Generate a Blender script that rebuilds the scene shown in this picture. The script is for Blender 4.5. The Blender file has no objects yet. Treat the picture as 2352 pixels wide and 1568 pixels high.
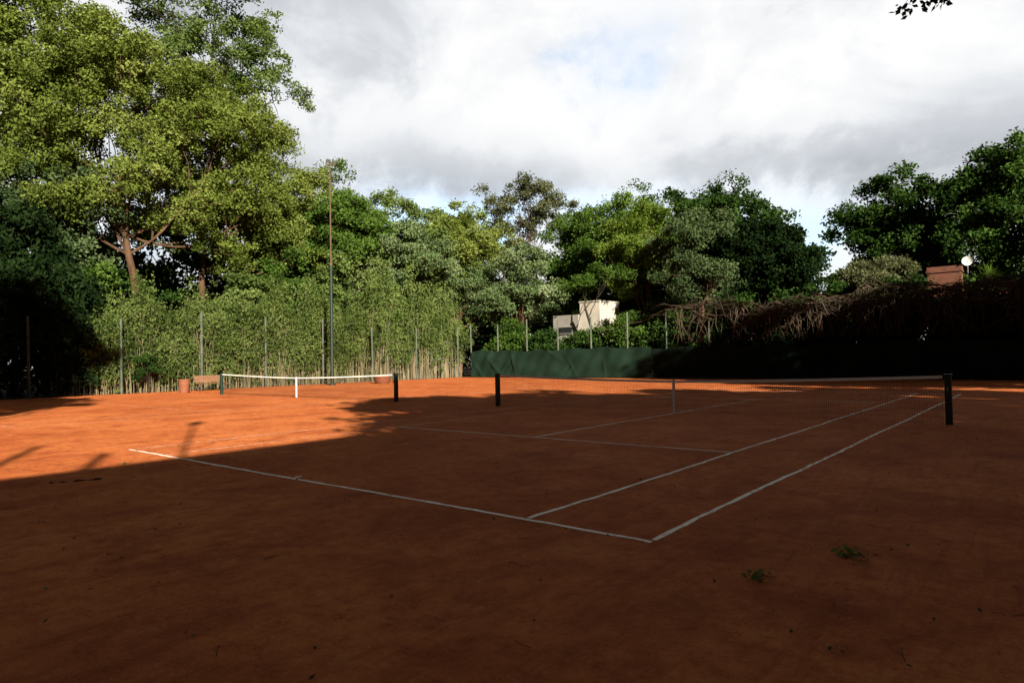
import bpy, bmesh, math, random
import numpy as np
from mathutils import Matrix, Vector
rnd=random.Random(7)
scene=bpy.context.scene
COL=scene.collection
scene.view_settings.view_transform='Standard'
scene.view_settings.look='None'
scene.view_settings.exposure=0

# ---------------------------------------------------------------- materials
def new_mat(name):
    m=bpy.data.materials.new(name); m.use_nodes=True
    nt=m.node_tree; nt.nodes.clear()
    out=nt.nodes.new('ShaderNodeOutputMaterial')
    return m,nt,out
def noise(nt,vec,scale,detail=5,rough=.55,dist=0.):
    n=nt.nodes.new('ShaderNodeTexNoise'); n.inputs['Scale'].default_value=scale
    n.inputs['Detail'].default_value=detail; n.inputs['Roughness'].default_value=rough
    n.inputs['Distortion'].default_value=dist
    if vec is not None: nt.links.new(vec,n.inputs['Vector'])
    return n.outputs['Fac']
def math_n(nt,op,a,b=None,c=None,clamp=False):
    n=nt.nodes.new('ShaderNodeMath'); n.operation=op; n.use_clamp=clamp
    for i,v in enumerate((a,b,c)):
        if v is None: continue
        if isinstance(v,(int,float)): n.inputs[i].default_value=v
        else: nt.links.new(v,n.inputs[i])
    return n.outputs[0]
def mrange(nt,v,a,b,c=0.,d=1.,smooth=False):
    n=nt.nodes.new('ShaderNodeMapRange'); n.clamp=True
    if smooth: n.interpolation_type='SMOOTHSTEP'
    nt.links.new(v,n.inputs[0])
    for i,x in enumerate((a,b,c,d)): n.inputs[i+1].default_value=x
    return n.outputs[0]
def mixc(nt,f,a,b,mode='MIX'):
    n=nt.nodes.new('ShaderNodeMix'); n.data_type='RGBA'; n.blend_type=mode
    if isinstance(f,(int,float)): n.inputs[0].default_value=f
    else: nt.links.new(f,n.inputs[0])
    for s,v in ((6,a),(7,b)):
        if isinstance(v,tuple): n.inputs[s].default_value=(v[0],v[1],v[2],1)
        else: nt.links.new(v,n.inputs[s])
    return n.outputs[2]
def bsdf(nt,col,rough=.8,spec=.3,metal=0):
    p=nt.nodes.new('ShaderNodeBsdfPrincipled')
    if isinstance(col,tuple): p.inputs['Base Color'].default_value=(*col,1)
    else: nt.links.new(col,p.inputs['Base Color'])
    p.inputs['Roughness'].default_value=rough
    p.inputs['Specular IOR Level'].default_value=spec
    p.inputs['Metallic'].default_value=metal
    return p
def bump(nt,p,h,strength,dist):
    b=nt.nodes.new('ShaderNodeBump'); b.inputs['Strength'].default_value=strength; b.inputs['Distance'].default_value=dist
    nt.links.new(h,b.inputs['Height']); nt.links.new(b.outputs[0],p.inputs['Normal'])
def objco(nt):
    return nt.nodes.new('ShaderNodeTexCoord').outputs['Object']
def simple(name,a,b,scale=3,rough=.8,spec=.3,bstr=.3,bd=.01,metal=0,stretch=None,k=.6):
    a=tuple(q*k for q in a); b=tuple(q*k for q in b)
    m,nt,out=new_mat(name); co=objco(nt)
    if stretch:
        mp=nt.nodes.new('ShaderNodeMapping'); mp.inputs['Scale'].default_value=stretch
        nt.links.new(co,mp.inputs[0]); co=mp.outputs[0]
    f=noise(nt,co,scale,4,.65); f=mrange(nt,f,.3,.7)
    p=bsdf(nt,mixc(nt,f,a,b),rough,spec,metal)
    bump(nt,p,noise(nt,co,scale*6,3),bstr,bd)
    nt.links.new(p.outputs[0],out.inputs[0]); return m
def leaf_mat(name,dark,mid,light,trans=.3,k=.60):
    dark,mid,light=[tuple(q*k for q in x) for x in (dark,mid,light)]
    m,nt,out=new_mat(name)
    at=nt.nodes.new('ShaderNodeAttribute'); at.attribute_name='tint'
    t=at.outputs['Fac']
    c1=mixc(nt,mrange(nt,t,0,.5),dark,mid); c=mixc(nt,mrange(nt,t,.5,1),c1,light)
    p=nt.nodes.new('ShaderNodeBsdfDiffuse'); nt.links.new(c,p.inputs[0])
    tr=nt.nodes.new('ShaderNodeBsdfTranslucent')
    c2=mixc(nt,.5,c,(light[0]*1.3,light[1]*1.25,light[2]*.6)); nt.links.new(c2,tr.inputs[0])
    mx=nt.nodes.new('ShaderNodeMixShader'); mx.inputs[0].default_value=trans
    nt.links.new(p.outputs[0],mx.inputs[1]); nt.links.new(tr.outputs[0],mx.inputs[2])
    nt.links.new(mx.outputs[0],out.inputs[0]); return m

M={}
M['yellow']=leaf_mat('leaf_yellow_green',(.06,.095,.015),(.185,.25,.05),(.34,.40,.11))
M['fresh']=leaf_mat('leaf_fresh_green',(.045,.085,.018),(.14,.21,.055),(.28,.37,.12))
M['hedge']=leaf_mat('leaf_bamboo',(.04,.07,.018),(.13,.19,.05),(.26,.33,.11))
M['silver']=leaf_mat('leaf_silver_green',(.05,.09,.03),(.16,.24,.10),(.36,.45,.24))
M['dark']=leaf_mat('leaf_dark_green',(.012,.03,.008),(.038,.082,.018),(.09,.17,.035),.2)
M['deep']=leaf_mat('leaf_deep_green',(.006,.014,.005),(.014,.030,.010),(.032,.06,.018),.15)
M['mid']=leaf_mat('leaf_mid_green',(.03,.07,.012),(.09,.17,.03),(.18,.29,.06))
M['bright']=leaf_mat('leaf_bright_green',(.06,.11,.012),(.15,.24,.035),(.27,.38,.075))
M['olive']=leaf_mat('leaf_olive',(.035,.06,.025),(.09,.14,.055),(.19,.25,.12),.15)
M['pale']=leaf_mat('leaf_pale_dry',(.07,.08,.03),(.14,.16,.08),(.24,.26,.14))
M['bark']=simple('bark',(.06,.033,.018),(.17,.095,.055),2.5,.9,.2,.8,.03,stretch=(1,1,.3))
M['bark_dark']=simple('bark_dark',(.02,.015,.011),(.06,.045,.032),2.5,.9,.2,.8,.03,stretch=(1,1,.3))
M['cane']=simple('bamboo_cane',(.09,.09,.03),(.38,.30,.18),1.3,.6,.4,.1,.004,stretch=(3,3,.5))
M['vine']=simple('dead_vine',(.030,.020,.014),(.12,.082,.057),2,.9,.2,.3,.01)
M['post']=simple('weathered_post',(.06,.08,.06),(.15,.18,.14),2,.85,.25,.4,.006)
M['green_paint']=simple('green_paint',(.006,.028,.018),(.012,.05,.034),4,.45,.4,.15,.003)
M['pole_green']=simple('pole_green',(.012,.026,.018),(.022,.042,.03),2,.5,.3,.15,.003)
M['rust']=simple('rusty_steel',(.11,.065,.045),(.18,.11,.08),3,.8,.3,.3,.004)
M['steel']=simple('galvanised_steel',(.22,.23,.23),(.34,.35,.34),5,.45,.5,.1,.002,metal=.5)
M['white']=simple('white_tape',(.74,.72,.68),(.88,.86,.83),9,.8,.3,.2,.002,k=1)
M['thread']=simple('net_thread',(.012,.013,.014),(.03,.03,.03),9,.8,.2,.1,.001)
M['wood']=simple('bench_wood',(.20,.09,.045),(.36,.18,.10),3,.65,.3,.3,.004,stretch=(6,.6,6))
M['terracotta']=simple('terracotta',(.24,.08,.04),(.34,.12,.06),4,.8,.3,.2,.004)
M['plaster']=simple('plaster',(.30,.275,.24),(.42,.39,.345),1.2,.9,.2,.2,.01,k=1)
M['plaster_grey']=simple('plaster_grey',(.17,.16,.15),(.24,.23,.21),1.2,.9,.2,.2,.01,k=1)
M['glass']=simple('dark_glass',(.02,.022,.025),(.03,.035,.04),2,.12,.6,.02,.001)
M['tile']=simple('roof_tile',(.16,.06,.04),(.25,.10,.065),5,.85,.2,.6,.03)
M['dish']=simple('dish_paint',(.72,.72,.72),(.82,.82,.80),4,.5,.4,.05,.001,k=1)
M['twig']=simple('twig',(.02,.014,.01),(.06,.045,.03),8,.9,.2,.3,.003)
M['earth']=simple('earth',(.03,.035,.015),(.09,.075,.04),.6,.95,.1,.8,.05)

def brick_mat():
    m,nt,out=new_mat('brick'); co=objco(nt)
    sx=nt.nodes.new('ShaderNodeSeparateXYZ'); nt.links.new(co,sx.inputs[0])
    cb=nt.nodes.new('ShaderNodeCombineXYZ')
    nt.links.new(math_n(nt,'ADD',sx.outputs[0],sx.outputs[1]),cb.inputs[0]); nt.links.new(sx.outputs[2],cb.inputs[1])
    b=nt.nodes.new('ShaderNodeTexBrick'); b.inputs['Scale'].default_value=1
    b.inputs['Brick Width'].default_value=.24; b.inputs['Row Height'].default_value=.075; b.inputs['Mortar Size'].default_value=.009
    b.inputs['Color1'].default_value=(.11,.034,.02,1); b.inputs['Color2'].default_value=(.17,.056,.032,1); b.inputs['Mortar'].default_value=(.11,.09,.07,1)
    nt.links.new(cb.outputs[0],b.inputs[0])
    c=mixc(nt,mrange(nt,noise(nt,co,1.4),.35,.7,0,.5),b.outputs[0],(.06,.028,.02))
    p=bsdf(nt,c,.9,.2); bump(nt,p,b.outputs[1],.4,-.01)
    nt.links.new(p.outputs[0],out.inputs[0]); return m
M['brick']=brick_mat()

def clay_mat():
    m,nt,out=new_mat('clay_court'); co=objco(nt)
    big=noise(nt,co,.16,3,.6,.4); med=noise(nt,co,.9,7,.68,.6); fine=noise(nt,co,5,8,.85); grit=noise(nt,co,38,4,.85)
    K=.67
    def q(r,g,b): return (r*K,g*1.13*K,b*1.05*K)
    c=mixc(nt,mrange(nt,big,.35,.65),q(.68,.152,.043),q(.90,.240,.078))
    c=mixc(nt,mrange(nt,med,.47,.70,0,.85),c,q(.40,.068,.020))
    c=mixc(nt,mrange(nt,med,.46,.27,0,.55),c,q(.98,.32,.12))
    c=mixc(nt,mrange(nt,fine,.49,.66,0,.85),c,q(.36,.062,.018))
    c=mixc(nt,mrange(nt,fine,.45,.32,0,.6),c,q(1.0,.34,.14))
    c=mixc(nt,mrange(nt,grit,.58,.72,0,.8),c,q(1.0,.46,.26))
    c=mixc(nt,mrange(nt,grit,.42,.28,0,.8),c,q(.18,.033,.012))
    mp=nt.nodes.new('ShaderNodeMapping'); mp.inputs['Scale'].default_value=(5,.5,1); mp.inputs['Rotation'].default_value=(0,0,.5); nt.links.new(co,mp.inputs[0])
    st=noise(nt,mp.outputs[0],1.6,6,.75,.5)
    c=mixc(nt,mrange(nt,st,.50,.68,0,.5),c,q(.38,.068,.020))
    p=bsdf(nt,c,.95,.1)
    h=math_n(nt,'ADD',math_n(nt,'MULTIPLY',fine,1.3),math_n(nt,'ADD',math_n(nt,'MULTIPLY',grit,.4),math_n(nt,'MULTIPLY',st,.8)))
    bump(nt,p,h,.9,.022)
    nt.links.new(p.outputs[0],out.inputs[0]); return m
M['clay']=clay_mat()
def line_mat(name,fade):
    m,nt,out=new_mat(name); co=objco(nt)
    n1=noise(nt,co,9,6,.8); n2=noise(nt,co,.7,4,.6)
    w=math_n(nt,'ADD',math_n(nt,'MULTIPLY',n1,.75),math_n(nt,'MULTIPLY',n2,.5))
    c=mixc(nt,mrange(nt,w,.60-fade,.82-fade,0,.95),(.93,.85,.75),(.46,.15,.06))
    p=bsdf(nt,c,.85,.2); bump(nt,p,n1,.3,.004)
    nt.links.new(p.outputs[0],out.inputs[0]); return m
M['line']=line_mat('court_line',0); M['line_worn']=line_mat('worn_court_line',.13); M['line_faint']=line_mat('faint_court_line',.17)
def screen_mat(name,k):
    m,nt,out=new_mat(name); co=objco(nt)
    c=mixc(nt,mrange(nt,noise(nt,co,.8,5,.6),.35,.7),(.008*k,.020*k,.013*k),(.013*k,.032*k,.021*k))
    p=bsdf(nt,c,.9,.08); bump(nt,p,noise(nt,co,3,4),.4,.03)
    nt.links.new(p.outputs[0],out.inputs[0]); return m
M['screen']=screen_mat('windscreen_cloth',.9); M['screen_painted_shade']=screen_mat('painted_shade_windscreen_cloth',.35)

# ---------------------------------------------------------------- object helpers
def link(o,parent=None):
    COL.objects.link(o)
    if parent is not None: o.parent=parent
    return o
def thing(o,label,cat,group=None):
    o['label']=label; o['category']=cat
    if group: o['group']=group
    return o
def empty(name,loc,label,cat,group=None,rotz=0):
    e=bpy.data.objects.new(name,None); e.location=loc; e.rotation_euler=(0,0,rotz); e.empty_display_size=.3
    link(e); thing(e,label,cat,group); return e
def np_mesh(name,verts,faces,mat,parent=None,tint=None,smooth=False):
    me=bpy.data.meshes.new(name); nv=len(verts); nf=len(faces); k=faces.shape[1]
    me.vertices.add(nv); me.vertices.foreach_set('co',np.asarray(verts,np.float32).ravel())
    me.loops.add(nf*k); me.loops.foreach_set('vertex_index',np.asarray(faces,np.int32).ravel())
    me.polygons.add(nf); me.polygons.foreach_set('loop_start',np.arange(0,nf*k,k,dtype=np.int32))
    try: me.polygons.foreach_set('loop_total',np.full(nf,k,dtype=np.int32))
    except Exception: pass
    if tint is not None:
        a=me.attributes.new('tint','FLOAT','FACE'); a.data.foreach_set('value',np.asarray(tint,np.float32))
    me.update(calc_edges=True)
    me.polygons.foreach_set('use_smooth',np.full(nf,smooth)); me.materials.append(mat)
    return link(bpy.data.objects.new(name,me),parent)
class Geo:
    def __init__(s): s.v=[];s.f=[];s.n=0
    def add(s,v,f): s.v.append(np.asarray(v,float)); s.f.append(np.asarray(f,int)+s.n); s.n+=len(v)
    def box(s,c,d,rot=0,tilt=None):
        x,y,z=[q/2 for q in d]
        v=np.array([(-x,-y,-z),(x,-y,-z),(x,y,-z),(-x,y,-z),(-x,-y,z),(x,-y,z),(x,y,z),(-x,y,z)])
        if tilt is not None: v=v@np.array(tilt.to_3x3()).T
        s.add(v+np.array(c),[(0,3,2,1),(4,5,6,7),(0,1,5,4),(1,2,6,5),(2,3,7,6),(3,0,4,7)])
    def tube(s,pts,rad,k=6):
        pts=np.asarray(pts,float); n=len(pts); rad=np.broadcast_to(np.asarray(rad,float),(n,))
        t=np.gradient(pts,axis=0); t/=np.linalg.norm(t,axis=1)[:,None]+1e-9
        ref=np.array([0,0,1.]) if abs(t[:,2]).mean()<.8 else np.array([1.,0,0])
        u=np.cross(t,ref); u/=np.linalg.norm(u,axis=1)[:,None]+1e-9; w=np.cross(t,u)
        an=np.arange(k)*2*math.pi/k
        v=(pts[:,None,:]+rad[:,None,None]*(np.cos(an)[None,:,None]*u[:,None,:]+np.sin(an)[None,:,None]*w[:,None,:])).reshape(-1,3)
        i=np.arange(n-1)[:,None]*k; j=np.arange(k)[None,:]; j2=(j+1)%k
        f=np.stack([i+j,i+j2,i+k+j2,i+k+j],-1).reshape(-1,4)
        s.add(v,f)
        if rad[-1]>.01:
            for e in (0,n-1):
                b=e*k
                if k==4: s.add(v[b:b+4],[(0,1,2,3)])
                elif k>=6:
                    for q in range(0,k-2,2): s.add(v[[b,b+q+1,b+q+2,b+(q+3)%k]],[(0,1,2,3)])
    def obj(s,name,mat,parent=None,smooth=False,bevel=0):
        o=np_mesh(name,np.concatenate(s.v),np.concatenate(s.f),mat,parent,None,smooth)
        if bevel:
            b=o.modifiers.new('b','BEVEL'); b.width=bevel; b.segments=2; b.limit_method='ANGLE'
        return o

# ---------------------------------------------------------------- foliage
def leaves(name,centres,ctint,per,L,spread,mat,parent,rs,up=.5,flat=.65,out_from=None,droop=0.,wid=.33):
    n=len(centres); N=n*per
    c=np.repeat(centres,per,0); tt=np.repeat(ctint,per)
    sp=np.repeat(np.broadcast_to(spread,(n,)),per)[:,None]
    off=rs.normal(size=(N,3)); off/=np.linalg.norm(off,axis=1)[:,None]+1e-9
    off*=(rs.rand(N,1)**.5)*1.7*sp*np.array([1,1,flat])
    p=c+off
    nrm=rs.normal(size=(N,3))*.75+np.array([0,0,up])
    if out_from is not None:
        o=p-out_from; o/=np.linalg.norm(o,axis=1)[:,None]+1e-6; nrm+=o*.45
    nrm/=np.linalg.norm(nrm,axis=1)[:,None]+1e-9
    a=rs.normal(size=(N,3)); a[:,2]-=droop; a-=nrm*(a*nrm).sum(1)[:,None]; a/=np.linalg.norm(a,axis=1)[:,None]+1e-9
    b=np.cross(nrm,a)
    l=(L*rs.uniform(.6,1.25,N))[:,None]; w=l*wid
    v=np.empty((N,4,3)); v[:,0]=p-a*l*.5; v[:,1]=p+b*w-a*l*.05; v[:,2]=p+a*l*.5-nrm*l*.12; v[:,3]=p-b*w-a*l*.05
    tint=np.clip(tt+rs.normal(0,.11,N),0,1)
    return np_mesh(name,v.reshape(-1,3),np.arange(N*4).reshape(N,4),mat,parent,tint)
def clump_centres(lobes,n,rs,inner=.55,bumpy=.16,bottom=.7):
    lob=np.array(lobes,float); area=(lob[:,3]*lob[:,4]+lob[:,3]*lob[:,5]+lob[:,4]*lob[:,5]); idx=rs.choice(len(lob),n,p=area/area.sum())
    d=rs.normal(size=(n,3)); d/=np.linalg.norm(d,axis=1)[:,None]
    flip=(d[:,2]<-.2)&(rs.rand(n)<bottom); d[flip,2]*=-1
    ph=rs.uniform(0,6.28,(len(lob),6))[idx]
    wob=np.sin(d[:,0]*4.1+ph[:,0])*np.sin(d[:,2]*3.7+ph[:,1])+.7*np.sin(d[:,1]*7.3+ph[:,2])*np.sin(d[:,2]*6.1+ph[:,3])+.5*np.sin(d[:,0]*11+ph[:,4])*np.sin(d[:,1]*10+ph[:,5])
    r=(inner+(1-inner)*rs.rand(n)**.5)*(1+bumpy*wob)
    c=lob[idx,:3]+d*r[:,None]*lob[idx,3:6]
    return c,idx
def limb(g,p0,p1,r0,r1,rs,n=7,sag=.0,wig=.06,k=7):
    p0=np.array(p0,float);p1=np.array(p1,float); t=np.linspace(0,1,n)[:,None]; L=np.linalg.norm(p1-p0)
    w=rs.normal(size=(n,3))*wig*L/ n**.5; w[0]=0; w=np.cumsum(w,0)*.5; w-=t*w[-1]
    arc=np.zeros((n,3)); arc[:,2]=(np.sin(t[:,0]*math.pi))*sag*L
    pts=p0+(p1-p0)*t+w+arc
    g.tube(pts,r0+(r1-r0)*t[:,0]**.8,k); return pts
def tree(name,loc,lobes,label,mat,n=400,per=100,L=.22,spread=.42,seed=1,trunk_r=.3,fork=.35,bark='bark',lean=(0,0),inner=.55,bumpy=.18,cat='tree',group='trees around the courts',up=.5,droop=0.,branches=26,flat=.7,bough=None,cluster=5):
    rs=np.random.RandomState(seed)
    e=empty(name,loc,label,cat,group)
    lob=np.array(lobes,float); H=(lob[:,2]+lob[:,5]).max()
    g=Geo(); top=np.array([lean[0],lean[1],H*fork])
    tp=limb(g,(0,0,-.15),top,trunk_r,trunk_r*.6,rs,9,0,.05,10)
    g.tube([(0,0,-.2),(0,0,.15),(tp[1][0]*.5,tp[1][1]*.5,.7)],[trunk_r*1.5,trunk_r*1.2,trunk_r*.98],10)
    nb=max(14,n//cluster)
    bc,bi=clump_centres(lobes,nb,rs,inner,bumpy)
    R=(bough or .40*lob[:,3].mean())*rs.uniform(.6,1.4,nb)
    j=rs.randint(0,nb,n); cen=lob[:,:3].mean(0)
    o=bc-lob[bi,:3]; o/=np.linalg.norm(o,axis=1)[:,None]+1e-6
    d=rs.normal(size=(n,3))*.8+o[j]*.5+np.array([0,0,.4]); d/=np.linalg.norm(d,axis=1)[:,None]
    c=bc[j]+d*(R[j]*rs.uniform(.5,1.05,n))[:,None]*np.array([1,1,.75])
    c[:,2]=np.maximum(c[:,2],.25)
    mains=[]
    for i,l in enumerate(lob):
        tgt=l[:3]+np.array([0,0,-l[5]*.05]); st=tp[-1-(i%2)]
        mains.append(limb(g,st,tgt,trunk_r*.32,trunk_r*.12,rs,9,-.05,.14,7))
    for q in range(min(branches,nb)):
        m=mains[bi[q]]; limb(g,m[rs.randint(2,len(m))],bc[q],trunk_r*.12,.018,rs,6,.03,.15,5)
    g.obj('trunk',M[bark],e,True)
    bt=rs.normal(0,.13,nb)
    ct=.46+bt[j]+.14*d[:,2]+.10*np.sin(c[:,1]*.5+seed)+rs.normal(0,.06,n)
    sp=spread*rs.uniform(.6,1.3,n)
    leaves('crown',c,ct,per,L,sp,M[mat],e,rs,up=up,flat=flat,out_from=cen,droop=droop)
    return e
def auto_lobes(w,d,z0,z1,k,seed,dx=0,dy=0):
    rs=np.random.RandomState(seed+100); out=[]
    zc=(z0+z1)/2; hz=(z1-z0)/2
    out.append((dx,dy,zc-hz*.1,w*.34,d*.34,hz*.72))
    for i in range(k):
        a=2*math.pi*(i+rs.rand()*.5)/k; ez=rs.uniform(-.55,.75)
        rr=math.sqrt(max(.05,1-ez*ez))
        r=rs.uniform(.2,.29)*w
        out.append((dx+math.cos(a)*(w/2-r)*rr,dy+math.sin(a)*(d/2-r)*rr,zc+ez*(hz-r*.7),r,r,r*.85))
    out.append((dx+rs.uniform(-.1,.1)*w,dy,z1-w*.2,w*.22,w*.22,w*.2))
    return out

# ---------------------------------------------------------------- ground
def sheet(name,x0,x1,y0,y1,z,mat,nx=1,ny=1):
    X,Y=np.meshgrid(np.linspace(x0,x1,nx+1),np.linspace(y0,y1,ny+1)); v=np.stack([X.ravel(),Y.ravel(),np.full(X.size,z)],1)
    i,j=np.meshgrid(np.arange(nx),np.arange(ny)); a=(j*(nx+1)+i).ravel()
    f=np.stack([a,a+1,a+nx+2,a+nx+1],1); o=np_mesh(name,v,f,mat); o['kind']='structure'; return o
sheet('ground',-600,600,-600,600,-.03,M['earth'])
sheet('clay_ground',-32.6,13.6,-8,37.4,0,M['clay'])

def strip(g,p,q,w,z,rs,seg=.5):
    p=np.array(p,float);q=np.array(q,float); L=np.linalg.norm(q-p); n=max(2,int(L/seg)+1); t=np.linspace(0,1,n)[:,None]
    d=(q-p)/L; nr=np.array([-d[1],d[0]])
    mid=p+(q-p)*t+nr*(rs.normal(0,.006,(n,1))+.012*np.sin(t*L*.9+rs.rand()*6)); hw=w/2*(1+rs.normal(0,.13,(n,1)))
    a=mid+nr*hw;b=mid-nr*hw
    v=np.concatenate([np.c_[a,np.full(n,z)],np.c_[b,np.full(n,z)]]); i=np.arange(n-1)
    g.add(v,np.stack([i+n,i+n+1,i+1,i],1))
def court_lines(cx,cy,seed,w,mat,leftmat):
    rs=np.random.RandomState(seed); g=Geo(); S=5.485;s=4.115; g2=Geo()
    for x in (-S,S): strip(g2 if x<0 else g,(cx+x,cy+w),(cx+x,cy+23.77-w),w if x>0 else w*.8,.004,rs,.16)
    for y in (0,23.77): strip(g,(cx-S-w/2,cy+y),(cx+S+w/2,cy+y),w*1.1,.004,rs,.16)
    for x in (-s,s): strip(g2 if x<0 else g,(cx+x,cy+w),(cx+x,cy+23.77-w),w if x>0 else w*.8,.004,rs,.16)
    for y in (5.485,18.285): strip(g,(cx-s+w,cy+y),(cx+s-w,cy+y),w*.95,.004,rs,.3)
    strip(g,(cx,cy+5.485+w),(cx,cy+18.285-w),w*.95,.004,rs,.3)
    for y in (.045,23.62): strip(g,(cx,cy+y),(cx,cy+y+.11),w,.004,rs,.05)
    o=g.obj('court_marking',M[mat]); o['kind']='structure'
    o=g2.obj('court_marking',M[leftmat]); o['kind']='structure'
court_lines(0,0,3,.052,'line','line_worn'); court_lines(-18.5,.1,4,.045,'line_faint','line_faint')

# ---------------------------------------------------------------- nets
def tennis_net(cx,cy,half,label,cell=.048,band=.06):
    e=empty('tennis_net',(cx,cy,0),label,'tennis net','tennis nets across the clay courts')
    def h(x): return .905+.155*(np.abs(x)/half)**1.5
    for sx in (-1,1):
        g=Geo(); x=sx*half
        g.box((x,0,.53),(.13,.13,1.06))
        o=g.obj('post',M['green_paint'],e,bevel=.012)
        g=Geo(); g.box((x,0,1.075),(.155,.155,.03)); g.obj('cap',M['green_paint'],o)
        if sx>0:
            g=Geo(); g.tube([(x,-.05,.8),(x,-.14,.8),(x,-.145,.74),(x,-.145,.66)],[.02,.018,.012,.012],8); g.obj('winder',M['steel'],o)
    hw=half-.10
    xs=np.linspace(-hw,hw,61)
    g=Geo()
    v=np.concatenate([np.c_[xs,np.full(61,y),h(xs)+z] for y,z in ((-.01,-band),(-.008,0),(.008,0),(.01,-band))])
    i=np.arange(60); f=[np.stack([a*61+i,a*61+i+1,b*61+i+1,b*61+i],1) for a,b in ((0,1),(1,2),(2,3),(3,0))]
    g.add(v,np.concatenate(f)); g.obj('headband',M['white'],e)
    for s in (-1,1):
        g=Geo(); g.tube([(s*half,0,1.045),(s*hw,0,h(hw)-.02)],.005,4); g.obj('cable',M['thread'],e)
    g=Geo(); g.box((0,-.014,.455),(.065,.008,.91)); g.box((0,.014,.455),(.065,.008,.91)); g.box((0,0,.918),(.065,.04,.012)); g.obj('strap',M['white'],e)
    g=Geo(); r=.0025
    for x in np.arange(-hw+.01,hw,cell):
        if abs(x)<.02: continue
        g.tube([(x,0,.03),(x,.004*math.sin(x*9),h(x)*.5),(x,0,h(x)-band)],r,3)
    for k in range(int(.86/cell)+1):
        fr=k/(.86/cell); z=.03+fr*(h(xs)-.10)
        g.tube(np.c_[xs,np.full(61,0.003),z],r,3)
    g.obj('netting',M['thread'],e)
tennis_net(0,11.885,6.4,'white-banded tennis net on dark green posts, clay court',band=.065)
tennis_net(-18.5,12.0,6.8,'tennis net with centre strap on clay court near bench',.06,.045)

# ---------------------------------------------------------------- fences
def wires(g,p,q,z0,z1,n=7,seg=24):
    p=np.array(p,float);q=np.array(q,float); t=np.linspace(0,1,seg)[:,None]
    for z in np.linspace(z0,z1,n):
        g.tube(np.c_[p+(q-p)*t,np.full(seg,z)+.012*np.sin(t[:,0]*40+z)],.003,3)
fl=empty('chain_link_fence',(-32,5,0),'tall wire fence with weathered posts in front of bamboo','fence')
ysl=[-7.4,-3.1,1.2,5.5,9.8,14.1,18.4,22.7,27.0,31.3,35.9]
for k,y in enumerate(ysl):
    g=Geo(); hh=(4.7 if y==14.1 else 4.4+rnd.uniform(-.5,.2)); tl=rnd.uniform(-.07,.07); ty=rnd.uniform(-.06,.06)
    x=(0 if y==14.1 else -.3)+ (y-5)*.03
    g.tube([(x,y-5,-.1),(x+tl*.5,y-5+ty*.5,2.3),(x+tl,y-5+ty,hh)],.08 if y==14.1 else .065,4)
    g.obj('post',M['post'],fl)
g=Geo(); wires(g,(-.6,-12.4),(.68,30.9),.1,4.4); g.obj('wire_mesh',M['steel'],fl)

fb=empty('chain_link_fence',(-9,37.2,0),'tall wire fence with green windscreen cloth along its foot','fence')
x=-31.0; xs=[]
while x<-9.5: xs.append(x); x+=3.05
for x in xs:
    g=Geo(); hh=4.6+rnd.uniform(-.25,.25); tl=rnd.uniform(-.07,.07)
    g.tube([(x+9,0,-.1),(x+9+tl*.5,0,2.3),(x+9+tl,0,hh)],.07,4); g.obj('post',M['post'],fb)
g=Geo(); wires(g,(-22,.0),(20,.0),.1,4.4,6,40); g.obj('wire_mesh',M['steel'],fb)
def cloth(x0,x1,seed,mat,label,top):
    nx=int((x1-x0)*10)+2; nz=14; X=np.linspace(x0,x1,nx); Z=np.linspace(.06,top,nz); XX,ZZ=np.meshgrid(X,Z)
    rs=np.random.RandomState(seed)
    YY=-.14+.03*np.sin(XX*2.06+ZZ*.9)+.02*np.sin(XX*5.3-ZZ*3)+.02*np.sin(XX*.7+ZZ*4)
    for _ in range(int((x1-x0)*.65)):
        xc=rs.uniform(x0,x1);s=rs.uniform(-1.5,1.5);w=rs.uniform(.05,.14); YY-=rs.uniform(.05,.13)*np.exp(-((XX-xc-s*(ZZ-1))/w)**2)*np.exp(-((ZZ-rs.uniform(.5,1.8))/.7)**2)
    ZZ=ZZ+np.where(ZZ>top-.1,.06*np.sin(XX*2.06)+.05*np.sin(XX*.6),0)
    v=np.stack([(XX+9).ravel(),YY.ravel(),ZZ.ravel()],1); i,j=np.meshgrid(np.arange(nx-1),np.arange(nz-1)); a=(j*nx+i).ravel()
    o=np_mesh('windscreen',v,np.stack([a,a+1,a+nx+1,a+nx],1),M[mat],fb,None,True); o['label']=label
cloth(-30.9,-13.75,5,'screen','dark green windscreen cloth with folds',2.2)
cloth(-13.7,10,6,'screen_painted_shade','green windscreen cloth under vines, shade painted into its colour',2.15)  # tree shade on this stretch is painted in as a darker cloth colour

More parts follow.
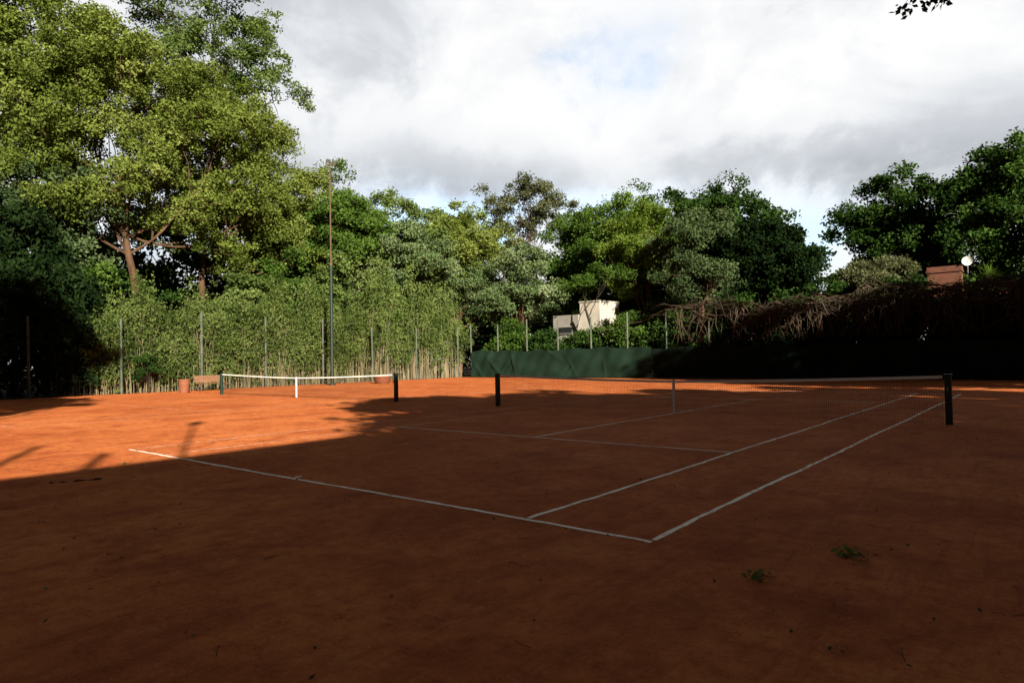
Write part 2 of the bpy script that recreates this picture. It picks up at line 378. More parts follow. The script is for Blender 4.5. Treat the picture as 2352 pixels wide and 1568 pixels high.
# ---------------------------------------------------------------- bamboo hedge along side fence
def bamboo(y0,y1,h0,h1,nc,nl,seed,label,mat,x0=-32.4,x1=-34.6,L=.2,bare=.25,cane='cane',top=.85,xt=.3):
    rs=np.random.RandomState(seed); yc=(y0+y1)/2
    e=empty('bamboo_hedge',(-33.5,yc,0),label,'bamboo hedge','bamboo hedges along the wire fence')
    g=Geo(); cs=[];ts=[]
    for i in range(nc):
        x=rs.uniform(x1,x0)+33.5; y=rs.uniform(y0,y1)-yc; m=.5+.35*math.sin(y*1.7+seed)+.25*math.sin(y*4.1+seed*2)
        hh=h0+(h1-h0)*np.clip(m+rs.normal(0,.28),0,1.35); lx=rs.normal(0,.4)+.25;ly=rs.normal(0,.5)
        t=np.linspace(0,1,7); pts=np.c_[x+lx*t**2.2,y+ly*t**2,hh*(t-.06*t**3)]
        tt=t[:6]; g.tube(pts[:6]*np.array([1,1,top]),.016*(1-.85*tt)+.003,4); b=rs.normal(0,.15)
        for q in range(4):
            tt=rs.uniform(bare,1.02)**.7; k=min(tt*6,5.99);i0=min(int(k),5); cs.append(pts[i0]+(pts[i0+1]-pts[i0])*(k-i0)); ts.append(b)
    o=g.obj('canes',M[cane],e); o['kind']='stuff'
    c=np.array(cs); c+=rs.normal(0,.18,c.shape)
    ne=int(nc*xt); extra=np.c_[rs.uniform(x1+33.5-.3,x0+33.5+.3,ne),rs.uniform(y0-yc,y1-yc,ne),rs.uniform(.05,1,ne)**.9*h0]
    c=np.concatenate([c,extra]); bb=np.concatenate([np.array(ts),rs.normal(0,.12,ne)])
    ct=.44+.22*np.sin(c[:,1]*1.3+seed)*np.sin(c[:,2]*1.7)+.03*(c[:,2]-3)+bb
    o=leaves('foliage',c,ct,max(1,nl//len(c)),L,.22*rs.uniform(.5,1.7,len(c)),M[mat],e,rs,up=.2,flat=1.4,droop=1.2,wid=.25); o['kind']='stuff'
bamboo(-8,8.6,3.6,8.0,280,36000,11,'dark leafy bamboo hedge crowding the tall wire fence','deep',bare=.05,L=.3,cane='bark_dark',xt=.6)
bamboo(8.6,18.5,2.8,6.0,540,62000,12,'green bamboo hedge with pale canes behind the bench','hedge',bare=.12,L=.19,xt=.6)
bamboo(18.5,27,2.8,6.4,620,56000,13,'thin bamboo hedge with bare pale canes near the ground','hedge',bare=.22,L=.19,xt=.25)
bamboo(27,37.5,4.0,9.2,480,60000,14,'tall pale green bamboo plumes at the fence corner','fresh',bare=.22,L=.21,xt=.3)

# ---------------------------------------------------------------- trees
tree('maple_tree',(-40.1,14.6,0),[(-1,-6,17,4.2,4.6,4.4),(0,-1,19.5,4.6,5,3.9),(.5,-3,14,3.8,4.4,3.2),(1.5,3.4,15.5,4.3,4.4,4.6),(-1,1.8,12.3,3,3.6,2.6),(-1.5,-2.5,22,3.4,3.6,2.8),(1.5,5.6,11.5,2.9,3.1,3),(0,-6.4,12,3,3,2.8)],
  'large yellow-green broadleaf tree with reddish leaning trunk','yellow',1400,95,.21,.47,21,.34,.42,lean=(0,-1.6),branches=60,bough=1.5)
tree('maple_tree',(-41.5,18.4,0),[(0,1.8,17.5,4,4.8,4.4),(1,6.3,13.5,3.6,4.4,4.4),(0,2.8,12,3.4,3.8,2.8),(1.5,8.4,9.6,3,3.4,3.4),(-.5,-.7,20.4,3.2,3.6,2.8),(0,5.2,17.6,3,3.6,3.2),(.5,9.8,14.2,2.6,3,3.6),(.5,10.6,10.6,2.8,3,3)],
  'large spreading yellow-green tree beside the floodlight pole','yellow',1350,95,.21,.47,22,.32,.42,lean=(0,.6),branches=50,bough=1.4)
tree('maple_tree',(-45.7,7.0,0),[(0,-1,21,4.4,4.8,4.2),(1,2.6,24,4.2,4.4,3.4),(1,-3,27,4,4.4,3.4),(1.5,1.5,17.4,3.2,3.4,2.6),(0,5.6,21.5,3,3.4,2.8)],
  'tall yellow-green tree with dark curving trunk at hedge','yellow',820,85,.23,.5,23,.40,.5,bark='bark_dark',branches=50,bough=1.5)
tree('plane_tree',(-45,22.2,0),[(0,-1,25.5,3.4,4,3.8),(0,2.6,27.5,3.2,3.4,3.2),(0,-4.2,28.5,2.8,3.2,3),(1,4.2,24.6,2.4,2.6,2.6),(0,-.5,31,2.8,3.4,2.6),(0,-5,23.6,2.6,2.8,2.4)],
  'very tall open-crowned tree rising above the others','fresh',520,62,.24,.45,24,.33,.7,bark='bark_dark',inner=.45,bumpy=.25,branches=60,bough=1.15)
for i,(x,y,w,h,m) in enumerate([(-50,3,12,19,'dark'),(-51,13,12,17,'dark'),(-52,23,13,20,'dark'),(-48,31,12,17,'mid'),(-47,39,11,14.5,'dark'),(-44,52,12,15,'dark'),(-36,60,13,15,'mid'),(-29,66,13,15,'dark'),(-19,64,12,14,'dark'),(-15,68,10,12,'dark'),(10,72,13,15,'dark'),(-22.5,52,6,11,'dark')]):
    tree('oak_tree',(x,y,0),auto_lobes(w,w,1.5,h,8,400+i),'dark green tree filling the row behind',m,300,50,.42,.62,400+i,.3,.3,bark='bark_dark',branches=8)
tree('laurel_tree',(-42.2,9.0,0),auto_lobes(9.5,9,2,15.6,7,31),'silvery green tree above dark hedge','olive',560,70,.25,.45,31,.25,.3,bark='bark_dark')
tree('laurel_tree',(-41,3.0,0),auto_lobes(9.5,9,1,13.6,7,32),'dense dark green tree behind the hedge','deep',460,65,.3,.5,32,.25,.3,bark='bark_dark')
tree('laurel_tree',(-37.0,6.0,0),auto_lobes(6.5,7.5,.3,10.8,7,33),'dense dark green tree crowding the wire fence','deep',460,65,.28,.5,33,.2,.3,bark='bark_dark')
for i,(x,y,w,h,m) in enumerate([(-38.2,10.2,5.2,7.6,'mid'),(-43.6,16.8,6,6.8,'dark'),(-37.4,20.2,5.0,7.8,'fresh'),(-37.6,23.6,5.8,10.2,'mid'),(-37.0,27.2,6,11.4,'fresh'),(-44.5,12.5,7,10.5,'dark'),(-36.8,31.0,6,11.6,'silver'),(-42.5,27,7.5,13.5,'mid'),(-36.8,17.2,3.4,5.4,'fresh'),(-36.6,12.8,3.2,5.2,'mid'),(-36.5,1.2,6,7.5,'deep')]):
    tree('shrub',(x,y,0),auto_lobes(w,w,.2,h,5,40+i),'leafy green shrub filling space under tall trees',m,240,60,.24,.42,40+i,.12,.2,bark='bark_dark',cat='shrub',group='shrubs behind the fences',branches=8)
tree('plane_tree',(-37.6,29.2,0),auto_lobes(8.5,8.5,5,17.6,8,51),'dark green tree behind the tall floodlight pole','mid',480,75,.24,.47,51,.28,.4,bark='bark_dark')
tree('plane_tree',(-38.6,35.1,0),auto_lobes(10,10,4,16.6,9,52),'light green broadleaf tree beyond the bamboo','fresh',500,75,.24,.47,52,.28,.4,bark='bark_dark')
tree('plane_tree',(-36,41.0,0),auto_lobes(11.5,11,5,16.0,9,53),'light yellow-green round-topped tree above bamboo','yellow',540,75,.24,.47,53,.28,.45)
tree('plane_tree',(-42,46.0,0),auto_lobes(13,13,4,17.6,9,71),'broad green tree in the tree line beyond bamboo','fresh',480,65,.3,.5,71,.3,.45,bark='bark_dark')
tree('willow_tree',(-34.9,33.6,0),auto_lobes(7.4,7.4,5,13.4,7,54),'pale silvery willow-like tree above the bamboo','silver',440,75,.22,.42,54,.22,.4,droop=1)
tree('willow_tree',(-34.3,38.8,0),auto_lobes(7,7,2,11.6,7,55),'pale silvery green tree at the fence corner','silver',400,75,.22,.42,55,.2,.35,droop=1)
tree('eucalyptus_tree',(-38.3,53.5,0),[(0,0,17.8,3.8,3.8,3),(-2.8,-2,16.2,3,3,2.2),(3.2,2.2,16.6,3.2,3.2,2.4),(1.2,.6,19.8,2.4,2.4,1.5),(0,0,14.5,3.2,3.2,2.2)],'tall sparse pale eucalyptus with thin airy crown','pale',380,48,.26,.45,56,.26,.5,inner=.5,bumpy=.3,branches=60,bough=1.0)
tree('olive_tree',(-30.3,43.1,0),auto_lobes(8.5,8,.6,11.6,8,57),'rounded silvery green tree behind wire fence','silver',460,75,.23,.45,57,.2,.3)
tree('plane_tree',(-27.2,55.5,0),auto_lobes(17,12,6,18.6,12,59),'broad bright green spreading tree above pale house','mid',920,75,.27,.54,59,.38,.35,bark='bark_dark',lean=(1.5,0))
tree('acacia_tree',(-19.6,47.2,0),auto_lobes(7.4,7.4,4.6,14.8,8,60),'slender bright green feathery tree behind windscreen','bright',440,80,.2,.42,60,.18,.35)
tree('plane_tree',(-15.8,54.0,0),auto_lobes(14.4,10,4,17.2,12,61),'dark glossy green broad tree behind the fence','dark',780,78,.29,.54,61,.35,.35,bark='bark_dark')
tree('olive_tree',(-13.6,44.9,0),auto_lobes(7.8,6.5,3.5,12.8,8,62),'grey-green olive tree with slanting bare trunk','olive',460,75,.21,.42,62,.22,.35,bark='bark_dark')
tree('laurel_tree',(-8.6,45.7,0),auto_lobes(9,7,2,11.6,8,63),'dense dark evergreen tree behind vine-covered fence','deep',540,70,.26,.48,63,.25,.3,bark='bark_dark')
tree('plane_tree',(-3.4,65,0),auto_lobes(11,9,3,17.6,10,64),'tall dark green tree with uneven crown','dark',720,75,.32,.6,64,.38,.35,bark='bark_dark')
tree('plane_tree',(5.2,62.9,0),auto_lobes(12.4,10,2,18.8,11,65),'tallest dark green tree behind brick chimney','dark',860,75,.32,.6,65,.38,.35,bark='bark_dark')
tree('shrub',(-1.5,46.6,0),auto_lobes(5,4.5,3,9.0,6,66),'pale olive shrub rising over vine-covered fence','pale',230,70,.19,.36,66,.15,.3,cat='shrub',group='shrubs behind the fences')
tree('shrub',(7.6,46.5,0),auto_lobes(4.4,4.4,1,7.2,6,67),'rounded green shrub beside the brick chimney','olive',200,65,.22,.36,67,.15,.3,cat='shrub',group='shrubs behind the fences')
tree('leaning_tree',(-20.6,41.6,0),[(-1.6,-.2,7.2,1.7,1.3,.9),(.6,.3,7.8,1.6,1.4,1.1)],'slender dark tree leaning across the pale house','mid',90,46,.2,.36,92,.15,.62,bark='bark_dark',lean=(-1.3,-.3),branches=10)
tree('leaning_tree',(-11.2,38.8,0),[(1,.4,6.6,1.8,1.5,1.3),(-1.2,.3,7.4,1.5,1.4,1.1)],'small tree with bare brown trunk beside vines','olive',110,50,.2,.36,93,.17,.6,lean=(.5,0),branches=14)
for i,(x,y,w,h,m) in enumerate([(-28.8,40,4.4,4.8,'mid'),(-25.0,39.8,4,3.9,'dark'),(-17.4,40.4,5,4.8,'mid'),(-14.4,40.5,4.6,5.4,'dark'),(-20.9,40.0,4.4,3.7,'dark'),(-4.5,42.5,6,6.2,'dark'),(.6,43,6,6.0,'dark'),(4.8,43,5.5,5.4,'dark'),(-10,42,5,5.6,'dark'),(9,42,5,6,'dark'),(-27.5,46,5,5,'dark')]):
    tree('shrub',(x,y,0),auto_lobes(w,w*.7,.2,h,5,80+i),'low leafy shrub behind the tall court fence',m,190,60,.22,.38,80+i,.08,.2,bark='bark_dark',cat='shrub',group='shrubs behind the fences',branches=8)
tree('shrub',(-31.6,11.0,0),auto_lobes(1.6,1.4,.1,2.2,4,99),'small dark shrub at foot of bamboo hedge','dark',60,50,.12,.15,99,.03,.2,bark='bark_dark',cat='shrub',group='shrubs behind the fences',branches=4)

rs=np.random.RandomState(200); lob=[]
for k in range(44):
    a=-1.45+1.75*k/43; R=rs.uniform(84,104); lob.append((8+math.sin(a)*R,-5+math.cos(a)*R,rs.uniform(2,6),6.5,6.5,rs.uniform(5,7)))
c,idx=clump_centres(lob,2400,rs,.8,.12); ct=.5+rs.normal(0,.2,len(c))
o=leaves('woodland',c,ct,26,1.0,1.0,M['dark'],None,rs); o['kind']='stuff'

# ---------------------------------------------------------------- dead vines and ivy on the back fence
rs=np.random.RandomState(77)
ev=empty('creeper_vine',(-2,37.0,0),'tangled dead brown vine draped over dark ivy-covered fence','vine')
g=Geo()
def topz(x): return 4.8+.22*math.sin(x*.55+1)+.16*math.sin(x*1.3)+(.25 if x>2 else 0)
for _ in range(480):
    x=rs.uniform(-7.5,9.5)
    if rs.rand()<.10: x=rs.uniform(-12.0,-7)
    hang=rs.rand()<.5; n=24
    p=np.array([x,rs.uniform(-.6,.3),topz(x)-rs.exponential(.3)]); pts=[p.copy()]
    d=np.array([rs.choice([-1,1])*1.,rs.normal(0,.25),rs.normal(0,.3)])
    if hang: d=np.array([rs.normal(0,.3),-.12,-.9])
    st=rs.uniform(.14,.26)
    for q in range(n):
        d+=rs.normal(0,.14,3)
        if hang: d[2]-=.05
        if not hang and p[2]<topz(p[0])-.9: d[2]+=.2
        if p[2]>topz(p[0])+.12: d[2]-=.4
        if abs(p[1])>.6: d[1]-=.4*np.sign(p[1])
        d/=np.linalg.norm(d); p=p+d*st
        if p[2]<2.3: break
        pts.append(p.copy())
    if len(pts)<4: continue
    pts=np.array(pts); pts[:,0]+=2
    g.tube(pts,np.linspace(rs.uniform(.016,.045),.009,len(pts)),4)
o=g.obj('vine_stem',M['vine'],ev); o['kind']='stuff'
c=np.c_[rs.uniform(-7.5,12.5,1300),rs.uniform(.45,1.5,1300),rs.uniform(.1,4.4,1300)]
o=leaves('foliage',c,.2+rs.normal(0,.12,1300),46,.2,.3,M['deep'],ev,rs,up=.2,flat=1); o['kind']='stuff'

# ---------------------------------------------------------------- houses
hh=empty('house',(-22.5,43.9,0),'pale plastered house showing between the trees','house')
g=Geo(); g.box((-2.2,0,2.6),(2.6,3,5.2)); g.obj('annex',M['plaster_grey'],hh)
g=Geo(); g.box((.1,.4,3.1),(1.99,3.2,6.2)); g.obj('wall',M['plaster'],hh)
g=Geo(); g.box((.1,.4,6.26),(2.1,3.35,.1)); g.obj('parapet',M['plaster'],hh)
wx,wz,yy=-2.2,3.9,-1.53
g=Geo(); g.box((wx,yy,wz),(1.3,.06,.5)); w=g.obj('window',M['glass'],hh)
g=Geo(); g.box((wx,yy-.03,wz+.28),(1.4,.09,.06)); g.box((wx,yy-.03,wz-.28),(1.4,.12,.06)); g.obj('frame',M['plaster_grey'],w)
hc=empty('brick_chimney',(2.4,48.6,0),'red brick chimney stack rising above the vines','chimney')
g=Geo(); g.box((0,0,3.4),(1.9,1.2,6.8)); g.obj('stack',M['brick'],hc)
g=Geo(); g.box((0,0,6.9),(2.05,1.35,.14)); g.box((0,0,7.1),(1.95,1.25,.26)); g.obj('cap',M['brick'],hc)
hr=empty('brick_house',(5.2,52.5,0),'low brick house with tiled roof behind vines','house')
g=Geo(); g.box((0,0,2.2),(8,6,4.4)); g.obj('wall',M['brick'],hr)
g=Geo(); g.add([(-4.4,-3.4,4.35),(4.4,-3.4,4.35),(4.4,0,5.6),(-4.4,0,5.6),(-4.4,3.4,4.35),(4.4,3.4,4.35)],[(0,1,2,3),(3,2,5,4)]); g.obj('roof',M['tile'],hr)
ds=empty('satellite_dish',(3.75,48.0,0),'small white round satellite dish beside brick chimney','satellite dish')
g=Geo(); rings=6;k=24
V=[];F=[]
for i in range(rings+1):
    r=.31*i/rings
    for j in range(k):
        a=2*math.pi*j/k; V.append((r*math.cos(a),.25*r*r/.31,r*math.sin(a)))
for i in range(rings):
    for j in range(k): F.append((i*k+j,i*k+(j+1)%k,(i+1)*k+(j+1)%k,(i+1)*k+j))
V=np.array(V); V[:,1]*=-1; V+=np.array([0,0,7.45]); g.add(V,F); g.obj('reflector',M['dish'],ds,True)
g=Geo(); g.tube([(0,.03,5.0),(0,.03,7.4)],.03,8); g.tube([(0,0,7.2),(0,-.3,7.42)],.012,6); g.box((0,-.31,7.44),(.06,.08,.06)); g.obj('mount',M['steel'],ds)
yu=empty('yucca_plant',(4.9,47.6,0),'spiky green yucca plant above vine-covered fence','plant')
g=Geo(); g.tube([(0,0,0),(.1,0,3),(0,0,6.3)],[.16,.13,.1],8); g.obj('trunk',M['bark_dark'],yu)
N=170; rs=np.random.RandomState(9); d=rs.normal(size=(N,3)); d[:,2]=np.abs(d[:,2])*.9-.15; d/=np.linalg.norm(d,axis=1)[:,None]
s=np.cross(d,[0,0,1.]); s/=np.linalg.norm(s,axis=1)[:,None]; b=np.array([0,0,6.3])+rs.normal(0,.12,(N,3)); l=rs.uniform(.7,1.15,(N,1))
v=np.empty((N,4,3)); v[:,0]=b;v[:,1]=b+d*l*.5+s*.03;v[:,2]=b+d*l+np.array([0,0,-.15]);v[:,3]=b+d*l*.5-s*.03
np_mesh('foliage',v.reshape(-1,3),np.arange(N*4).reshape(N,4),M['mid'],yu,rs.uniform(.3,.9,N))

# ---------------------------------------------------------------- floodlight pole
fp=empty('floodlight_pole',(-29.9,22.1,0),'tall slim floodlight pole, green below and rusty above','light pole','floodlight poles beside the courts')
g=Geo(); g.tube([(0,0,0),(0,0,8.2)],[.125,.10],10); g.tube([(0,0,0),(0,0,.12)],[.22,.22],10); g.obj('lower_shaft',M['pole_green'],fp,True)
g=Geo(); g.tube([(0,0,8.2),(0,0,15.1)],[.055,.045],8); g.tube([(0,0,8.1),(0,0,8.3)],[.11,.11],8); g.obj('upper_shaft',M['rust'],fp,True)
g=Geo(); g.box((0,0,15.0),(.05,.6,.05)); g.obj('crossbar',M['rust'],fp)
def lamp_head(parent,x,y,z,s=1.):
    g=Geo(); R=Matrix.Rotation(math.radians(35),4,'Y'); g.box((x,y,z),(.14*s,.32*s,.28*s),tilt=R); g.box((x-.08*s,y,z+.06*s),(.12*s,.2*s,.14*s),tilt=R); g.obj('lamp',M['steel'],parent,bevel=.015)
for yy in (-.2,.28): lamp_head(fp,.12,yy,15.2,.9)

# ---------------------------------------------------------------- bench, bin, tub
be=empty('park_bench',(-30.6,14.1,0),'slatted brown wooden bench beside wire fence','bench')
g=Geo()
for k in range(5): g.box((-.18+.1*k,0,.45),(.085,1.75,.03))
g.obj('seat',M['wood'],be,bevel=.006)
g=Geo()
for k in range(4): g.box((-.25-.035*k,0,.56+.1*k),(.025,1.75,.085),tilt=Matrix.Rotation(-.25,4,'Y'))
g.obj('backrest',M['wood'],be,bevel=.006)
for yy in (-.7,.7):
    g=Geo(); g.box((-.2,yy,.215),(.06,.06,.43)); g.box((.2,yy,.215),(.06,.06,.43)); g.box((0,yy,.415),(.46,.05,.04)); g.tube([(-.24,yy,.43),(-.39,yy,.92)],.022,6); g.obj('leg',M['rust'],be)
bi=empty('litter_bin',(-29.7,12.1,0),'orange terracotta coloured round bin near the bench','bin')
g=Geo(); g.tube([(0,0,0),(0,0,.1),(0,0,.62),(0,0,.7)],[.22,.24,.29,.29],20); g.obj('body',M['terracotta'],bi,True)
g=Geo(); g.tube([(0,0,.68),(0,0,.76)],[.315,.315],20); g.obj('rim',M['terracotta'],bi)
tb=empty('planter_tub',(-28.3,25.1,0),'low red planter tub standing by the bamboo','planter')
g=Geo(); g.tube([(0,0,0),(0,0,.08),(0,0,.42)],[.42,.5,.62],20); g.obj('body',M['terracotta'],tb,True)
g=Geo(); g.tube([(0,0,.42),(0,0,.5)],[.66,.66],20); g.obj('rim',M['terracotta'],tb)

# ---------------------------------------------------------------- litter on the clay
def fallen(loc,label,r,n,L,seed):
    rs=np.random.RandomState(seed); e=empty('fallen_leaves',(*loc,0),label,'fallen leaves','fallen leaf sprigs on the clay')
    c=np.c_[rs.normal(0,r,(n,2)),np.abs(rs.normal(0,.012,n))+.02]
    leaves('foliage',c,np.full(n,.9),1,L,.005,M['fresh'],e,rs,up=1.6)
    g=Geo()
    for k in range(3): limb(g,(0,0,.02),(rs.normal(0,r*1.3),rs.normal(0,r*1.3),.03),.003,.002,rs,5,.02,.2,4)
    g.obj('stem',M['twig'],e)
fallen((6.94,.54),'small green leafy sprig fallen on red clay',.075,40,.06,1)
fallen((6.58,-.43),'small green leafy sprig fallen on shaded clay',.05,22,.05,2)
fallen((7.9,-2.0),'scattered green leaves fallen on red clay',.05,10,.035,3)
fallen((-3.5,-.85),'tiny green leaf cluster on sunlit clay edge',.05,8,.05,4)
def twig(loc,L,ang,r,seed,label='thin dark twig lying on the red clay'):
    rs=np.random.RandomState(seed); g=Geo(); a=np.array([math.cos(ang),math.sin(ang)])*L/2
    pts=limb(g,(-a[0],-a[1],.008),(a[0],a[1],.012),r,r*.35,rs,9,.02,.16,5)
    for k in range(1 if L<.5 else 5):
        s=pts[rs.randint(2,7)]; b=ang+rs.choice([-1,1])*rs.uniform(.4,.9); q=L*rs.uniform(.15,.3)
        limb(g,s,s+np.array([math.cos(b)*q,math.sin(b)*q,.01]),r*.5,r*.2,rs,5,.02,.2,4)
    o=g.obj('twig',M['twig']); o.location=(*loc,0); thing(o,label,'twig','twigs lying on the clay')
twig((-2.41,-1.87),.62,1.1,.018,1,'forked dark branch lying on the red clay')
for i,(x,y) in enumerate([(3.2,-2.2),(4.6,-3.4),(5.9,-2.3),(7.4,-2.5),(7.6,-1.2),(8.0,-.2),(1.9,-.5),(6.9,-2.9),(5.0,-1.2),(8.4,2.0),(7.5,1.4),(2.0,-3.0),(6.2,-3.0),(5.2,-3.9)]):
    twig((x,y),rnd.uniform(.1,.28),rnd.uniform(0,6.28),rnd.uniform(.002,.004),20+i)
rs=np.random.RandomState(33); n=1700
c=np.c_[rs.uniform(-6,13,n),rs.uniform(-6,16,n),rs.uniform(.006,.015,n)]
o=leaves('leaf_litter',c,rs.uniform(0,1,n),1,.036,.001,M['pale'],None,rs,up=2.5); o['kind']='stuff'

# ---------------------------------------------------------------- surroundings beside/behind the viewpoint (cast the long shadows)
cl=empty('clubhouse',(14.2,-14.6,0),'two storey brick clubhouse beside the clay courts','clubhouse')
g=Geo(); g.box((4,0,3.9),(8,19,7.8)); g.obj('wall',M['brick'],cl)
g=Geo(); g.box((3.95,0,7.88),(8.3,19.3,.16)); g.obj('roof',M['tile'],cl)
for yy in (-7,-3.5,0,3.5,7):
    for zz in (1.9,5.4):
        g=Geo(); g.box((-.02,yy,zz),(.06,1.3,1.4)); w=g.obj('window',M['glass'],cl)
        g=Geo(); g.box((-.05,yy,zz),(.05,.06,1.4)); g.box((-.06,yy,zz-.74),(.12,1.5,.08)); g.box((-.06,yy,zz+.74),(.1,1.5,.08)); g.obj('frame',M['plaster'],w)
for yy,hgt in ((2.3,2.2),(3.9,1.1)):
    g=Geo(); g.box((.6,yy,7.95+hgt/2),(.12,.12,hgt)); g.box((.6,yy,7.95+hgt),(.18,.18,.06)); g.obj('vent',M['steel'],cl)
fp2=empty('floodlight_pole',(12.6,-8.1,0),'tall slim green floodlight pole beside the courts','light pole','floodlight poles beside the courts')
g=Geo(); g.tube([(0,0,0),(0,0,10.0)],[.07,.04],10); g.obj('lower_shaft',M['pole_green'],fp2,True)
g=Geo(); g.box((0,0,10.0),(.06,.5,.06)); g.obj('crossbar',M['rust'],fp2)
lamp_head(fp2,-.12,.1,10.15)
def shade(loc,lobes,n,per,seed,label,mat='dark',L=.5,sp=.6,name='shade_tree'):
    return tree(name,loc,lobes,label,mat,n,per,L,sp,seed,.35,.35,bark='bark_dark',branches=12,cluster=4)
shade((17.5,-2,0),auto_lobes(9,8,2,13.2,7,301),500,36,301,'tall dense shade tree beside the clay court')
shade((17.5,4.5,0),auto_lobes(9.5,9,.5,12.4,8,302),560,36,302,'spreading shade tree beside the clay court')
shade((17,11.0,0),auto_lobes(8,8,.5,10.6,7,303),420,34,303,'open shade tree beside the clay court')
shade((16.5,18,0),auto_lobes(6.5,6.5,1.5,8.0,6,304),230,28,304,'low shade tree beside the clay court')
shade((17,23.8,0),auto_lobes(9.5,7.5,.5,16,8,305),640,36,305,'tall shade tree at the court corner')
shade((17.5,29.4,0),auto_lobes(9,8,.3,12.4,7,306),560,36,306,'tall shade tree behind the court corner')
shade((15,35,0),auto_lobes(8,8,.3,9.4,7,310),460,36,310,'dense shade tree beyond the back fence')
shade((3,-17,0),auto_lobes(11,9,3,21,8,307),520,36,307,'very tall shade tree behind the courts')
shade((0,-11.8,0),auto_lobes(8.4,8.4,3,20.5,8,308),520,36,308,'tall shade tree behind the courts')
shade((-4,-23,0),auto_lobes(10,9,3,20,8,311),420,36,311,'tall shade tree behind the courts')
for i,(y,h) in enumerate(((-9.5,4.6),(-6.2,4.8),(-3,5.0),(.2,5.0),(3.4,4.6),(6.4,3.6))):  # unseen shrub row, added to block sky and sun from the near clay
    shade((11.6,y,0),auto_lobes(3.8,3.9,.1,h,6,320+i),260,30,320+i,'dense shrub added out of view to darken the clay','deep',.34,.4,'added_shade_shrub')
yt=shade((12.8,4.6,0),[(0,0,7.6,2.4,2.4,2.0)],90,30,309,'young tree with branch reaching over the court',L=.3,sp=.4)
g=Geo(); rs=np.random.RandomState(4); pts=limb(g,(-.3,0,7.2),(-5.62,-.8,5.94),.06,.008,rs,11,.02,.06,6)
cs=[]
for k in range(22):
    s=pts[-1-rs.randint(0,2)]; q=s+np.array([rs.normal(0.14,.26),rs.normal(0.05,.24),-rs.uniform(.0,.26)]); limb(g,s,q,.007,.003,rs,5,.02,.2,4); cs.append(q)
g.obj('branch',M['bark_dark'],yt,True)
o=leaves('leafy_spray',np.array(cs),np.full(len(cs),.4),24,.075,.09,M['dark'],yt,rs,up=.2,droop=1); o['kind']='stuff'

# ---------------------------------------------------------------- light
SUN_EL=math.radians(22); sx,sy=.8915,-.453
sd=Vector((sx*math.cos(SUN_EL),sy*math.cos(SUN_EL),math.sin(SUN_EL)))
L=bpy.data.lights.new('sun','SUN'); L.energy=14.5; L.angle=math.radians(.6); L.color=(1,.90,.72)
so=bpy.data.objects.new('sun',L); so.rotation_euler=sd.to_track_quat('Z','Y').to_euler(); so.location=(30,-20,40); link(so)

w=bpy.data.worlds.new('World'); scene.world=w; w.use_nodes=True; nt=w.node_tree; nt.nodes.clear()
out=nt.nodes.new('ShaderNodeOutputWorld')
sky=nt.nodes.new('ShaderNodeTexSky'); sky.sky_type='NISHITA'; sky.sun_disc=False; sky.sun_elevation=SUN_EL; sky.sun_rotation=math.atan2(sx,sy)
bg1=nt.nodes.new('ShaderNodeBackground'); bg1.inputs[1].default_value=.26; nt.links.new(sky.outputs[0],bg1.inputs[0])
tc=nt.nodes.new('ShaderNodeTexCoord').outputs['Generated']
sp=nt.nodes.new('ShaderNodeSeparateXYZ'); nt.links.new(tc,sp.inputs[0]); X,Y,Z=sp.outputs
n2=noise(nt,tc,7,7,.62,.35)
mp=nt.nodes.new('ShaderNodeMapping'); mp.inputs['Scale'].default_value=(1,1,1.7); nt.links.new(tc,mp.inputs[0])
n4=noise(nt,mp.outputs[0],3.6,6,.55,.5)
az=math_n(nt,'ARCTAN2',X,Y); el=math_n(nt,'ARCSINE',Z)
wz=math_n(nt,'ADD',az,math_n(nt,'MULTIPLY',math_n(nt,'SUBTRACT',n4,.5),.5)); we=math_n(nt,'ADD',el,math_n(nt,'MULTIPLY',math_n(nt,'SUBTRACT',n2,.5),.20))
def gau(a,e,sa,se):
    dx=math_n(nt,'DIVIDE',math_n(nt,'SUBTRACT',wz,a),sa); dy=math_n(nt,'DIVIDE',math_n(nt,'SUBTRACT',we,e),se)
    s=math_n(nt,'ADD',math_n(nt,'MULTIPLY',dx,dx),math_n(nt,'MULTIPLY',dy,dy))
    return math_n(nt,'EXPONENT',math_n(nt,'MULTIPLY',s,-1))
dens=math_n(nt,'ADD',math_n(nt,'MULTIPLY',gau(-.22,.25,.36,.045),.40),math_n(nt,'MULTIPLY',gau(-.84,.27,.28,.045),.32))
dens=math_n(nt,'ADD',dens,math_n(nt,'MULTIPLY',gau(-1.02,.45,.20,.16),.30))
dens=math_n(nt,'ADD',dens,math_n(nt,'MULTIPLY',gau(-.50,.35,.30,.10),-.10))
dens=math_n(nt,'ADD',dens,math_n(nt,'MULTIPLY',math_n(nt,'SUBTRACT',n2,.5),.72))
dens=math_n(nt,'ADD',dens,math_n(nt,'MULTIPLY',math_n(nt,'SUBTRACT',n4,.5),.85))
dens=math_n(nt,'ADD',dens,.05)
cr=nt.nodes.new('ShaderNodeValToRGB'); nt.links.new(dens,cr.inputs[0])
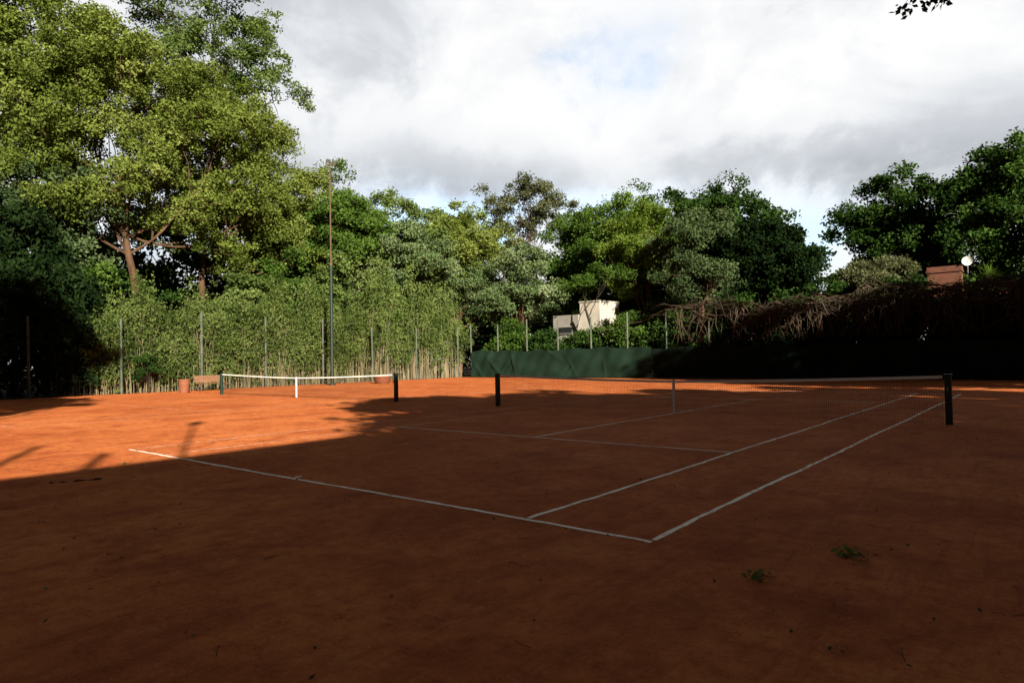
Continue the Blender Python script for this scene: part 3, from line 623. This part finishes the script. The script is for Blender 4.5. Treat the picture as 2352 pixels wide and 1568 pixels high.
e=cr.color_ramp.elements; e[0].position=0; e[0].color=(1,1,1,1); e[1].position=.9; e[1].color=(.34,.36,.40,1)
for p,c in ((.13,(.90,.915,.935,1)),(.28,(.68,.71,.75,1)),(.5,(.48,.505,.55,1))):
    q=e.new(p); q.color=c
b1=mrange(nt,el,.50,.75,1.0,.07,True)
b2=mrange(nt,math_n(nt,'ABSOLUTE',math_n(nt,'ADD',az,.55)),.85,1.4,1.0,.07,True)
br=math_n(nt,'MAXIMUM',math_n(nt,'MULTIPLY',b1,b2),.08)
bg2=nt.nodes.new('ShaderNodeBackground'); nt.links.new(cr.outputs[0],bg2.inputs[0]); nt.links.new(br,bg2.inputs[1])
hole=math_n(nt,'ADD',math_n(nt,'MULTIPLY',gau(-.49,.41,.06,.05),.7),math_n(nt,'MULTIPLY',gau(-.78,.205,.3,.035),1.0))
hole=math_n(nt,'ADD',hole,math_n(nt,'MULTIPLY',gau(-.33,.17,.16,.03),.9),clamp=True)
hole=math_n(nt,'MULTIPLY',hole,mrange(nt,n2,.40,.56,.3,1))
mx=nt.nodes.new('ShaderNodeMixShader'); nt.links.new(hole,mx.inputs[0]); nt.links.new(bg2.outputs[0],mx.inputs[1]); nt.links.new(bg1.outputs[0],mx.inputs[2])
nt.links.new(mx.outputs[0],out.inputs[0])

# ---------------------------------------------------------------- camera
c=Vector((8.2825,-5.2537,1.6116)); yaw,pit,rol=-.6858,.0245,-.0186
fwd=Vector((math.sin(yaw)*math.cos(pit),math.cos(yaw)*math.cos(pit),math.sin(pit)))
r=Vector((math.cos(yaw),-math.sin(yaw),0)); u=r.cross(fwd)
r2=r*math.cos(rol)+u*math.sin(rol); u2=r2.cross(fwd)
cd=bpy.data.cameras.new('camera'); cd.sensor_width=36; cd.lens=23.503; cd.clip_end=2000; cd.clip_start=.05
co=bpy.data.objects.new('camera',cd)
m=Matrix(((r2.x,u2.x,-fwd.x,c.x),(r2.y,u2.y,-fwd.y,c.y),(r2.z,u2.z,-fwd.z,c.z),(0,0,0,1))); co.matrix_world=m
link(co); scene.camera=co
